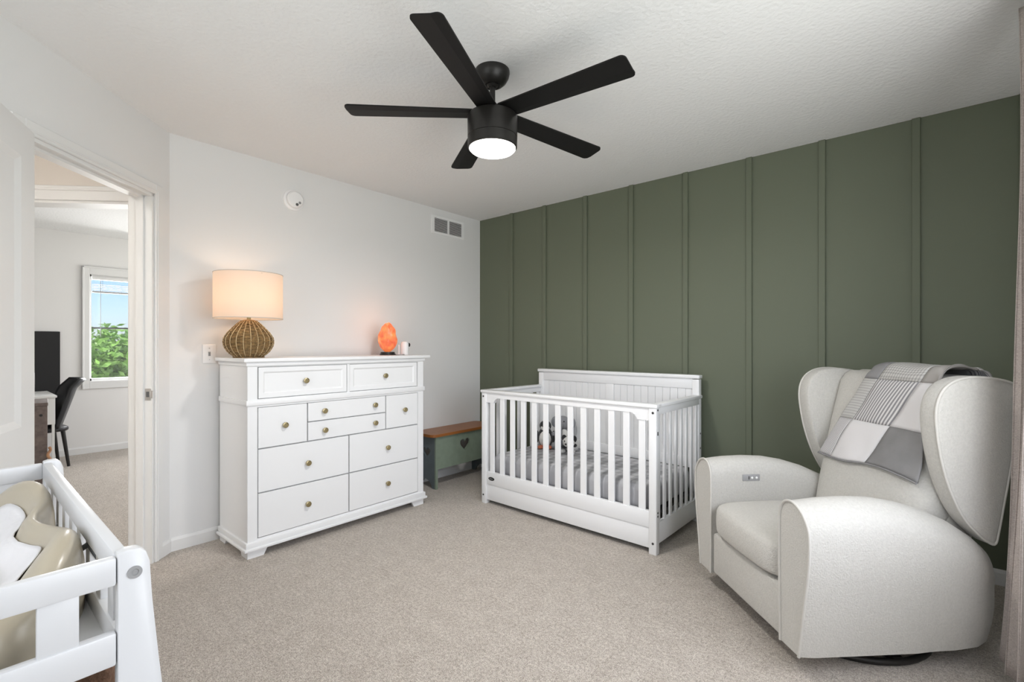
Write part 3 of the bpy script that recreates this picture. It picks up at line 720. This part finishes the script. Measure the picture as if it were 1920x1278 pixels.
B().ball((0, -.104, .080), (.008, .006, .006)).done('nose', M['plush_black'], pd, 80)
for s in (-1, 1):
    B().ball((s * .042, -.035, .112), (.02, .014, .026)).done('ear', M['plush_black'], pd, 80)
    B().ball((s * .018, -.083, .098), .006, 10, 8).done('eye', M['plush_black'], pd, 80)
    B().ball((s * .04, -.07, .016), (.018, .04, .016)).done('paw', M['plush_white'], pd, 80)
for (x, y, z) in ((.035, -.02, .06), (-.045, .01, .07), (.0, .03, .105), (-.03, -.055, .05)):
    B().ball((x, y, z), (.022, .022, .016)).done('spot', M['plush_black'], pd, 80)

# ------------------------------------------------------------------ glider armchair
Rr = Vector((.70553, -.70868, 0)); Bk = Vector((.70868, .70553, 0))
A0 = Vector((-.329, 1.971, 0)) + Rr * (-.368)
arm = thing('glider_armchair', 'cream boucle wingback recliner glider chair', 'armchair', A0, math.atan2(Rr.y, Rr.x))
mc = M['cream']
def lerp_tab(tab, x):
    if x <= tab[0][0]: return tab[0][1]
    for (a, va), (b_, vb) in zip(tab, tab[1:]):
        if x <= b_:
            t = (x - a) / (b_ - a); t = t * t * (3 - 2 * t) if False else t
            return va + (vb - va) * t
    return tab[-1][1]
def catmull(pts, n=6, closed=False):
    out = []; k = len(pts); V = [Vector(p) for p in pts]
    rng = range(k) if closed else range(k - 1)
    for i in rng:
        p0 = V[(i - 1) % k] if closed or i else V[0]; p1 = V[i]; p2 = V[(i + 1) % k]; p3 = V[(i + 2) % k] if closed or i + 2 < k else V[k - 1]
        for j in range(n):
            t = j / n; out.append(.5 * ((2 * p1) + (-p0 + p2) * t + (2 * p0 - 5 * p1 + 4 * p2 - p3) * t * t + (-p0 + 3 * p1 - 3 * p2 + p3) * t ** 3))
    if not closed: out.append(V[-1])
    return out
ZT = [(0, .632), (.1, .642), (.2, .645), (.3, .640), (.4, .622), (.5, .592), (.6, .548), (.7, .488), (.76, .445), (.80, .415), (.835, .385), (.85, .36)]
OX = [(0, 0), (.05, .008), (.45, .006), (.6, -.010), (.7, -.032), (.76, -.058), (.80, -.085), (.835, -.12), (.85, -.15)]
ZB = [(0, .088), (.45, .082), (.7, .086), (.78, .092), (.85, .115)]
def arm_section(b_):
    zt, ox, zb = lerp_tab(ZT, b_), lerp_tab(OX, b_), lerp_tab(ZB, b_); h = zt - zb
    q = max(0, min(1, (b_ - .45) / .33)); q = q * q * (3 - 2 * q); e1 = .052 * q; e2 = .030 * q
    ctl = [(.268, zb), (.266, zb + .25 * h), (.264, zb + .55 * h), (.264, zt - .095), (.270, zt - .045), (.292 + ox * .12, zt - .012), (.330 + ox * .40, zt), (.372 + ox * .68, zt - .012), (.408 + ox * .9, zt - .045), (.427 + ox, zt - .095),
           (.424 + ox, zb + .62 * h), (.402 + ox + e2 * .7, zb + .36 * h), (.385 + ox + e2, zb + .16 * h), (.372 + ox + e2, zb)]
    return [(p.x, p.y) for p in catmull([(x, z, 0) for x, z in ctl], 4)]
bst = [0, .004, .05, .1, .15, .2, .25, .3, .35, .4, .45, .5, .55, .6, .65, .7, .73, .76, .78, .80, .82, .835, .85]
for sgn in (1, -1):
    rings = [[(sgn * x, b_, z) for x, z in arm_section(b_)] for b_ in bst]
    a_ = B().loft(rings).done('armrest', mc, arm, 50)
    pts = [(sgn * x, -.002, z) for x, z in arm_section(0)]
    B().tube(pts, .0052, 8).done('piping', M['piping'], a_, 80)
# seat cushion, footrest panel, body
def seat_b(p):
    t = max(0, 1 - (p.x / .262) ** 2)
    if p.z > 0: p.z += .022 * t * max(0, 1 - (p.y / .33) ** 2)
    if p.y < 0: p.y -= .022 * t * max(0, 1 - (p.z / .09) ** 2)
    return p
B().ball((0, .285, .368), (.263, .295, .080), 56, 24, e=.32, bulge=seat_b).done('seat_cushion', mc, arm, 60)
B().box(-.262, .262, .006, .10, .092, .288, .014, 3).done('footrest_panel', mc, arm, 40)
B().box(-.262, .262, .10, .78, .10, .34, .01, 2).done('seat_frame', mc, arm, 40)
# back cushion + shell: lofts up z
def back_front(z): return .505 + .30 * (z - .45)
rings = []
for z, hwid, th in ((.36, .235, .10), (.40, .255, .16), (.46, .268, .19), (.55, .286, .20), (.7, .302, .195), (.85, .312, .175), (.97, .314, .15), (1.03, .312, .13), (1.062, .305, .10), (1.078, .290, .06)):
    f0 = back_front(z) + (.03 if z < .38 else 0) + max(0, (.13 - th) * .5); ring = []
    for j in range(48):
        t = 2 * PI * j / 48; pw = lambda v, e: math.copysign(abs(v) ** e, v)
        ring.append((hwid * pw(math.cos(t), .35), f0 + th / 2 + th / 2 * pw(math.sin(t), .6) - (.012 * (1 - abs(math.cos(t))) if math.sin(t) < 0 else 0), z))
    rings.append(ring)
B().loft(rings).done('back_cushion', mc, arm, 60)
rings = []
for z, hwid, y0, y1 in ((.10, .24, .55, .78), (.13, .25, .55, .80), (.3, .26, .58, .81), (.45, .28, .62, .825), (.6, .30, .64, .845), (.75, .325, .66, .862), (.95, .325, .72, .87), (1.04, .322, .74, .868), (1.07, .312, .76, .855), (1.082, .28, .78, .84)):
    ring = []
    for j in range(40):
        t = 2 * PI * j / 40; pw = lambda v, e: math.copysign(abs(v) ** e, v)
        ring.append((hwid * pw(math.cos(t), .4), (y0 + y1) / 2 + (y1 - y0) / 2 * pw(math.sin(t), .6), z))
    rings.append(ring)
B().loft(rings).done('back_shell', mc, arm, 60)
wing_ctl = [(.757, .462), (.715, .490), (.650, .556), (.596, .652), (.557, .762), (.533, .88), (.528, .97), (.550, 1.035), (.600, 1.074), (.670, 1.088), (.760, 1.082), (.835, 1.064), (.856, 1.03), (.850, .9), (.832, .75), (.806, .6), (.783, .488), (.774, .463)]
wp = [(p.x, p.y) for p in catmull([(b_, z, 0) for b_, z in wing_ctl], 4, True)]
wc = (.70, .80)
for sgn in (1, -1):
    rings = []
    for x, k in ((.296, .965), (.302, .988), (.315, 1.0), (.345, 1.0), (.360, .992), (.366, .97), (.3685, .90), (.370, .7), (.371, .35)):
        fl = lambda z: .018 * max(0, (z - .6))      # wings flare a little towards the top
        rings.append([(sgn * (x + fl(z)), wc[0] + (b_ - wc[0]) * k, wc[1] + (z - wc[1]) * k) for b_, z in wp])
    w_ = B().loft(rings).done('wing', mc, arm, 60)
    B().tube([(sgn * (.364 + .018 * max(0, (z - .6))), wc[0] + (b_ - wc[0]) * .988, wc[1] + (z - wc[1]) * .988) for b_, z in wp], .0052, 8, closed=True).done('piping', M['piping'], w_, 80)
# control panel on the far arm
cp = B().box(-.266, -.2585, .158, .246, .535, .567, .003, 2).done('control_panel', M['grey_plastic'], arm, 30)
for y, r in ((.205, .006), (.228, .006)): B().ball((-.2575, y, .551), (.003, r, r), 12, 8).done('button', M['trim'], cp, 80)
B().box(-.2588, -.2578, .187, .191, .543, .559).done('usb_port', M['black'], cp)
# swivel base
B().tube([(.318 * math.cos(2 * PI * j / 48), .43 + .318 * math.sin(2 * PI * j / 48), .014) for j in range(48)], .013, 10, closed=True).done('base_ring', M['black'], arm, 60)
B().box(-.318, .318, .41, .45, .012, .03).box(-.02, .02, .112, .748, .012, .0298).cyl((0, .43, .02), (0, .43, .12), .06).done('swivel_post', M['black'], arm, 40)

# ------------------------------------------------------------------ patchwork throw over the chair back
th_ = thing('patchwork_throw', 'grey and white patchwork throw draped over the armchair back', 'throw blanket', A0, math.atan2(Rr.y, Rr.x))
def path(v):
    """v metres up from the hem: front face, over the top, down the back -> (b,z)"""
    L1 = .40
    if v < L1:
        z = .682 + v * .958; return (back_front(z) - .024, z)
    q = v - L1; zt = .682 + L1 * .958; b0 = back_front(zt) - .024
    pts = catmull([(b0, zt, 0), (b0 + .030, zt + .038, 0), (b0 + .085, zt + .052, 0), (.80, 1.108, 0), (.868, 1.092, 0), (.885, 1.03, 0), (.888, .86, 0)], 8)
    d = 0
    for a, c in zip(pts, pts[1:]):
        e = (c - a).length
        if d + e >= q: t = (q - d) / e; p = a + (c - a) * t; return (p.x, p.y)
        d += e
    return (pts[-1].x, pts[-1].y)
def throw_pt(u, v):
    b_, z = path(v)
    sk = .52 * min(v, .42) * 1.0                       # the cloth hangs askew
    x = u - .252 + .40 * min(v, .42) - .0 
    hem = .022 * math.sin(u * 11 + .5) * max(0, 1 - v / .10)
    wr = .005 * math.sin(u * 28 + v * 12) * math.sin(v * 16 + 1) + .006 * noise.noise(Vector((u * 9, v * 9, 2)))
    xm = .262 + .05 * max(0, 1 - v / .16)
    x = x if x < xm - .04 else xm - .04 + .04 * math.tanh((x - xm + .04) / .08)
    return (x, b_ - .004 + wr * (1 if v < .42 else .3), z + (wr + .006 if v >= .40 else 0) - hem * .6 - .055 * max(0, u - .28) * max(0, 1 - v / .2))
ucol = [0, .072, .275, .525]
vrow = [0, .185, .385, .585, .72]
pal = [['stripe', 'patchwhite', 'patchgrey', 'patchwhite'], ['dots', 'stripe', 'patchwhite', 'patchmid'], ['patchgrey', 'dots', 'patchmid', 'stripe'], ['patchwhite', 'patchgrey', 'stripe', 'dots']]
for i in range(3):
    for j in range(4):
        u0, u1, v0, v1 = ucol[i], ucol[i + 1], vrow[j], vrow[j + 1]
        def Pf(a, c, u0=u0, u1=u1, v0=v0, v1=v1):
            p = Vector(throw_pt(u0 + (u1 - u0) * a, v0 + (v1 - v0) * c))
            puff = .007 * (min(1, 16 * a * (1 - a) * c * (1 - c)) ** .5)
            return p + Vector((0, -puff, puff * .5))
        grid_obj('patch', Pf, 14, 16, M[pal[j][i]], th_, .006)
B().tube([Vector(throw_pt(.525 * k / 40, 0)) + Vector((0, -.002, -.002)) for k in range(41)], .0045, 6).done('hem_binding', M['patchgrey'], th_, 80)

# ------------------------------------------------------------------ curtain
def cur(u, v):
    # u runs from the leading edge back along the wall towards the camera, v from top (0) to hem (1)
    y = 2.475 - .20 * u
    fold = .036 * math.cos(u * 2 * PI * 2.1 + .25 * math.sin(v * 3)) * (1 - .25 * v)
    return (.298 - .058 * v ** 2.5 * (1 - u * .4) - fold * .75 + .004 * math.sin(v * 9 + u * 5), y + .012 * math.sin(u * 2 * PI * 2.1 * 2), 2.405 - 2.345 * v)
ct = thing('window_curtain', 'greige linen curtain hanging at the window on the right', 'curtain', (0, 0, 0))
grid_obj('curtain_panel', cur, 90, 40, M['curtain'], ct, .004)
rod = thing('curtain_rod', 'dark curtain rod above the bedroom window', 'curtain rod', (.34, 1.45, 2.375))
B().cyl((0, -1.12, 0), (0, 1.10, 0), .010).done('rod', M['darkmetal'], rod, 40)
for y in (-1.13, 1.11): B().ball((0, y, 0), .02).done('finial', M['darkmetal'], rod, 80)
for y in (-1.0, 1.03): B().box(0, XR - .34, y - .008, y + .008, -.008, .008).done('bracket', M['darkmetal'], rod)

# ------------------------------------------------------------------ changing table (bottom left)
TX0, TX1, TY1, TY0 = -1.937, -.976, .205, -.275
tb = thing('changing_table', 'white slatted changing table in the left foreground', 'changing table', ((TX0 + TX1) / 2, (TY0 + TY1) / 2, 0))
ox, oy = (TX0 + TX1) / 2, (TY0 + TY1) / 2
mt_ = M['table']
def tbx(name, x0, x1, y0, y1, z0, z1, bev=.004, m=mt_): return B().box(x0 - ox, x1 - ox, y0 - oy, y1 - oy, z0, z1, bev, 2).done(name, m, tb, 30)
def post(xa, xb, yo, s):
    # flared leg: inner edge straight, outer edge sweeps out towards the floor
    ctl = [(0, .0), (0, .868), (.012 * 1, .871), (.028, .870), (.037, .862), (.042, .845), (.046, .77), (.054, .68), (.062, .60), (.075, .45), (.088, .25), (.095, 0)]
    bb = B().prism([(u, v) for u, v in ctl], lambda u, v, d: (d - ox, yo + s * u - oy, v), xa, xb)
    es = [e for e in bb.bm.edges]
    bmesh.ops.bevel(bb.bm, geom=es, offset=.0022, segments=2, profile=.5, affect='EDGES')
    return bb.done('leg', mt_, tb, 35)
yi = .1745
for (xa, xb) in ((TX1 - .024, TX1), (TX0, TX0 + .024)):
    post(xa, xb, yi, 1); post(xa, xb, 2 * oy - yi, -1)
ya, yb = 2 * oy - yi, yi
for x in (TX1 - .020, TX0 + .002):
    tbx('end_upper_rail', x, x + .018, ya + .001, yb - .001, .818, .863)
    tbx('end_lower_rail', x, x + .018, ya + .001, yb - .001, .690, .743)
    for yc in (.1055, oy, 2 * oy - .1055):
        tbx('end_slat', x + .003, x + .015, yc - .0235, yc + .0235, .738, .822, .002)
for y in (yi - .002, ya - .018):
    tbx('side_upper_rail', TX0 + .02, TX1 - .02, y, y + .020, .818, .864)
    tbx('side_lower_rail', TX0 + .02, TX1 - .02, y, y + .020, .690, .743)
    nsl = 9
    for k in range(nsl):
        xc = TX0 + .07 + k * (TX1 - TX0 - .14) / (nsl - 1)
        tbx('side_slat', xc - .020, xc + .020, y + .004, y + .016, .738, .822, .002)
tbx('top_shelf', TX0 + .02, TX1 - .02, ya, yb, .692, .706, .001)
tbx('lower_shelf', TX0 + .02, TX1 - .02, ya, yb, .36, .376, .001)
for y in (yi - .002, ya - .018): tbx('lower_shelf_rail', TX0 + .02, TX1 - .02, y, y + .020, .345, .40)
b_ = B().lathe([(0, 0), (.010, 0), (.010, .002), (.0055, .002), (.0045, -.0005), (0, -.0005)], 24, mtx=Matrix.Rotation(PI / 2, 4, 'Y')).done('bolt_cap', M['grey_plastic'], tb, 40, loc=(TX1 - ox + .0003, .196 - oy, .833))
# peanut-shaped changer
ch = thing('changing_pad', 'beige moulded peanut shaped changing pad on the white table', 'changing pad', (-1.475, oy, .706))
aL, wH = .395, .205
def rim(t):
    c, s = math.cos(t), math.sin(t)
    x = aL * math.copysign(abs(c) ** .8, c); wd = wH - .052 * math.exp(-(x / .13) ** 2)
    y = wd * math.copysign(abs(s) ** .62, s)
    return x, y
def hz_rim(t): return .118 + .028 * math.exp(-((abs(math.cos(t)) - .62) / .3) ** 2) - .045 * math.exp(-((abs(math.cos(t)) - 1) / .12) ** 2)
prof_c = [(0, .030), (.2, .030), (.4, .032), (.58, .042), (.70, .066), (.80, .62), (.88, .88), (.94, .98), (1.0, 1.0), (1.04, .96), (1.075, .85), (1.10, .6), (1.11, .3), (1.10, 0)]
rings = []; NT = 96
for (k, hq) in prof_c:
    ring = []
    for j in range(NT):
        t = 2 * PI * j / NT; x, y = rim(t); hr = hz_rim(t); z = hq if hq < .1 and k < .75 else hq * hr
        kk = max(k, .01); ring.append((x * kk, y * kk, z))
    rings.append(ring)
pb = B().loft(rings, cap=False); pb.bm.faces.new([v for v in pb.bm.verts][:NT]); pb.done('foam_body', M['changer'], ch, 80)
def cov(u, v):
    t = 2 * PI * u; k = .02 + .79 * v; x, y = rim(t)
    hr = hz_rim(t); z = 0
    for (k0, h0), (k1, h1) in zip(prof_c, prof_c[1:]):
        if k0 <= k <= k1:
            g0 = h0 if k0 < .75 else h0 * hr; g1 = h1 if k1 < .75 else h1 * hr; z = g0 + (g1 - g0) * (k - k0) / (k1 - k0); break
    return (x * k, y * k, z + .008 + .007 * noise.noise(Vector((x * k * 14, y * k * 22, 1))))
cv = tag(grid_obj('muslin_cover', cov, 96, 24, M['muslin'], None, .002), 'crumpled white muslin cloth lying in the changing pad', 'cloth'); cv.location = ch.location
B().tube([(aL * .55, wH * .62, .05), (aL * .62, wH * 1.02, .11), (aL * .6, wH * 1.16, .05)], .006, 6).done('strap', M['black'], ch, 60)
# things on the lower shelf
bs = tag(B().box(-1.46, -1.225, -.10, .160, .377, .60, .02, 3).done('storage_bag', M['teal'], None, 40), 'dark green cloth bag on the lower shelf of the changing table', 'bag')
bb = B()
bmesh.ops.create_icosphere(bb.bm, subdivisions=4, radius=1)
for v in bb.bm.verts:
    p = v.co.copy(); k = 1 + .22 * noise.noise(p * 3.3) + .10 * math.sin(p.z * 14 + p.x * 6)
    v.co = Vector((p.x * .055, p.y * .045, p.z * .10)) * k
fz = tag(bb.done('fur_plush', M['brownfur'], None, 80, loc=(-1.150, .170, .535)), 'brown curly plush poking out beside the green bag', 'plush toy')

# ------------------------------------------------------------------ office furniture
dk = thing('desk', 'white desk with thin legs in the office', 'desk', (-6.31, .67, 0))
B().box(-.70, 0, -1.1, 0, .70, .722, .003, 1).done('desk_top', M['deskwhite'], dk)
B().box(-.69, -.012, -1.09, -.012, .445, .70, .002, 1).done('drawer_box', M['deskwhite'], dk)
for (x, y) in ((-.035, -.035), (-.69, -.035), (-.035, -1.09), (-.69, -1.09)): B().box(x, x + .02, y, y + .02, 0, .445).done('leg', M['deskwhite'], dk)
pn = tag(B().box(XF + .002, XF + .03, .0, .77, .66, 1.350, .004, 1).done('black_board', M['blackpanel'], None), 'tall black board mounted on the office wall behind the desk', 'board')
oc = thing('office_chair', 'black moulded chair drawn up to the white desk', 'chair', (-6.62, .70, 0), .12)
def chback(u, v):
    z = .40 + .47 * v; x = (u - .5) * (.42 - .12 * v ** 3); y = .15 * v - .08 - .07 * (2 * (u - .5)) ** 2 + .05 * max(0, v - .8) / .2
    return (x, y + .08, z)
grid_obj('backrest', chback, 14, 16, M['leather'], oc, .03)
B().ball((0, -.13, .375), (.20, .20, .03), 28, 12, e=.5).done('seat', M['leather'], oc, 60)
for (sx_, sy_) in ((-1, -1), (1, -1), (-1, 1), (1, 1)):
    B().cyl((sx_ * .15, -.12 + sy_ * .13, .36), (sx_ * .17, -.10 + sy_ * .15, 0), .018, .013).done('leg', M['black'], oc, 40)
bt = thing('rustic_table', 'weathered grey wood table end beyond the doorway', 'table', (-4.815, .43, 0), YAW + .772)
B().box(-.5, .033, -.02, .35, .765, .79, .003, 1).done('table_top', M['barn'], bt)
for (x, y) in ((-.040, -.015), (-.040, .27), (-.49, -.015), (-.49, .27)): B().box(x, x + .07, y, y + .07, 0, .765, .003, 1).done('leg', M['barn'], bt)
B().cyl((-.004, -.0165, .70), (-.004, -.014, .70), .009, nseg=12).done('bolt_head', M['black'], bt)
rp = tag(B().tube([(0 + .007 * math.cos(k * .9), .007 * math.sin(k * .9), .44 - k * .011) for k in range(40)], .009, 6).done('rope', M['rope'], None, 80, loc=(-4.775, .465, .03)), 'short tan twisted rope hanging beside the grey wooden table', 'rope')

# ------------------------------------------------------------------ outside the office window
S(B().box(-40, 40, -40, 40, -3.2, -3.1).done('ground', mat('lawn', (.10, .17, .05), .9, var=.3, vscale=2)), 'green lawn outside the windows', 'ground')
def tree(loc, h, rad, label, seed, nleaf):
    rnd = random.Random(seed); t = thing('tree', label, 'tree', loc, 0, 'trees outside the office window')
    bb = B().cyl((0, 0, 0), (0.05, 0, h * .55), .12, .07, 10)
    tips = []
    for k in range(14):
        a = rnd.uniform(0, 2 * PI); z0 = h * rnd.uniform(.35, .7); rr = rad * rnd.uniform(.5, .95)
        p = (rr * math.cos(a), rr * math.sin(a), min(h * .97, z0 + rnd.uniform(.3, .9) * h * .3)); tips.append(p)
        bb.tube([(0.03, 0, z0 * .85), (p[0] * .5, p[1] * .5, (z0 + p[2]) / 2 - .05), p], .018, 5)
    bb.done('trunk', M['bark'], t, 60)
    vs, fs = [], []
    cl = [(Vector(p), rnd.uniform(.30, .60) * rad) for p in tips] + [(Vector((rnd.uniform(-.75, .75) * rad, rnd.uniform(-.75, .75) * rad, h * rnd.uniform(.45, .93))), rnd.uniform(.25, .5) * rad) for _ in range(26)]
    for _ in range(nleaf):
        c, r = rnd.choice(cl); d = Vector((rnd.gauss(0, 1), rnd.gauss(0, 1), rnd.gauss(0, 1))).normalized() * r * rnd.random() ** .45
        p = c + d; a = Vector((rnd.gauss(0, 1), rnd.gauss(0, 1), rnd.gauss(0, .6))).normalized(); b2_ = a.orthogonal().normalized(); b2_.rotate(Matrix.Rotation(rnd.uniform(0, 6), 3, a))
        s_ = rnd.uniform(.05, .085); k = len(vs)
        vs += [p - a * s_, p + b2_ * s_ * .45, p + a * s_, p - b2_ * s_ * .45]; fs.append((k, k + 1, k + 2, k + 3))
    me = bpy.data.meshes.new('foliage'); me.from_pydata([tuple(v) for v in vs], [], fs); me.materials.append(M['leaf'])
    o = bpy.data.objects.new('foliage', me); COL.objects.link(o); o.parent = t; o['kind'] = 'stuff'
tree((-10.6, 1.55, -3.1), 4.75, 1.15, 'leafy green tree nearest the left edge of the office window', 3, 9000)
tree((-11.4, 2.85, -3.1), 4.5, 1.2, 'leafy green tree filling the lower right of the office window', 5, 9000)
tree((-14.5, 3.2, -3.1), 4.2, 1.6, 'low green tree farther back outside the office window', 9, 7000)
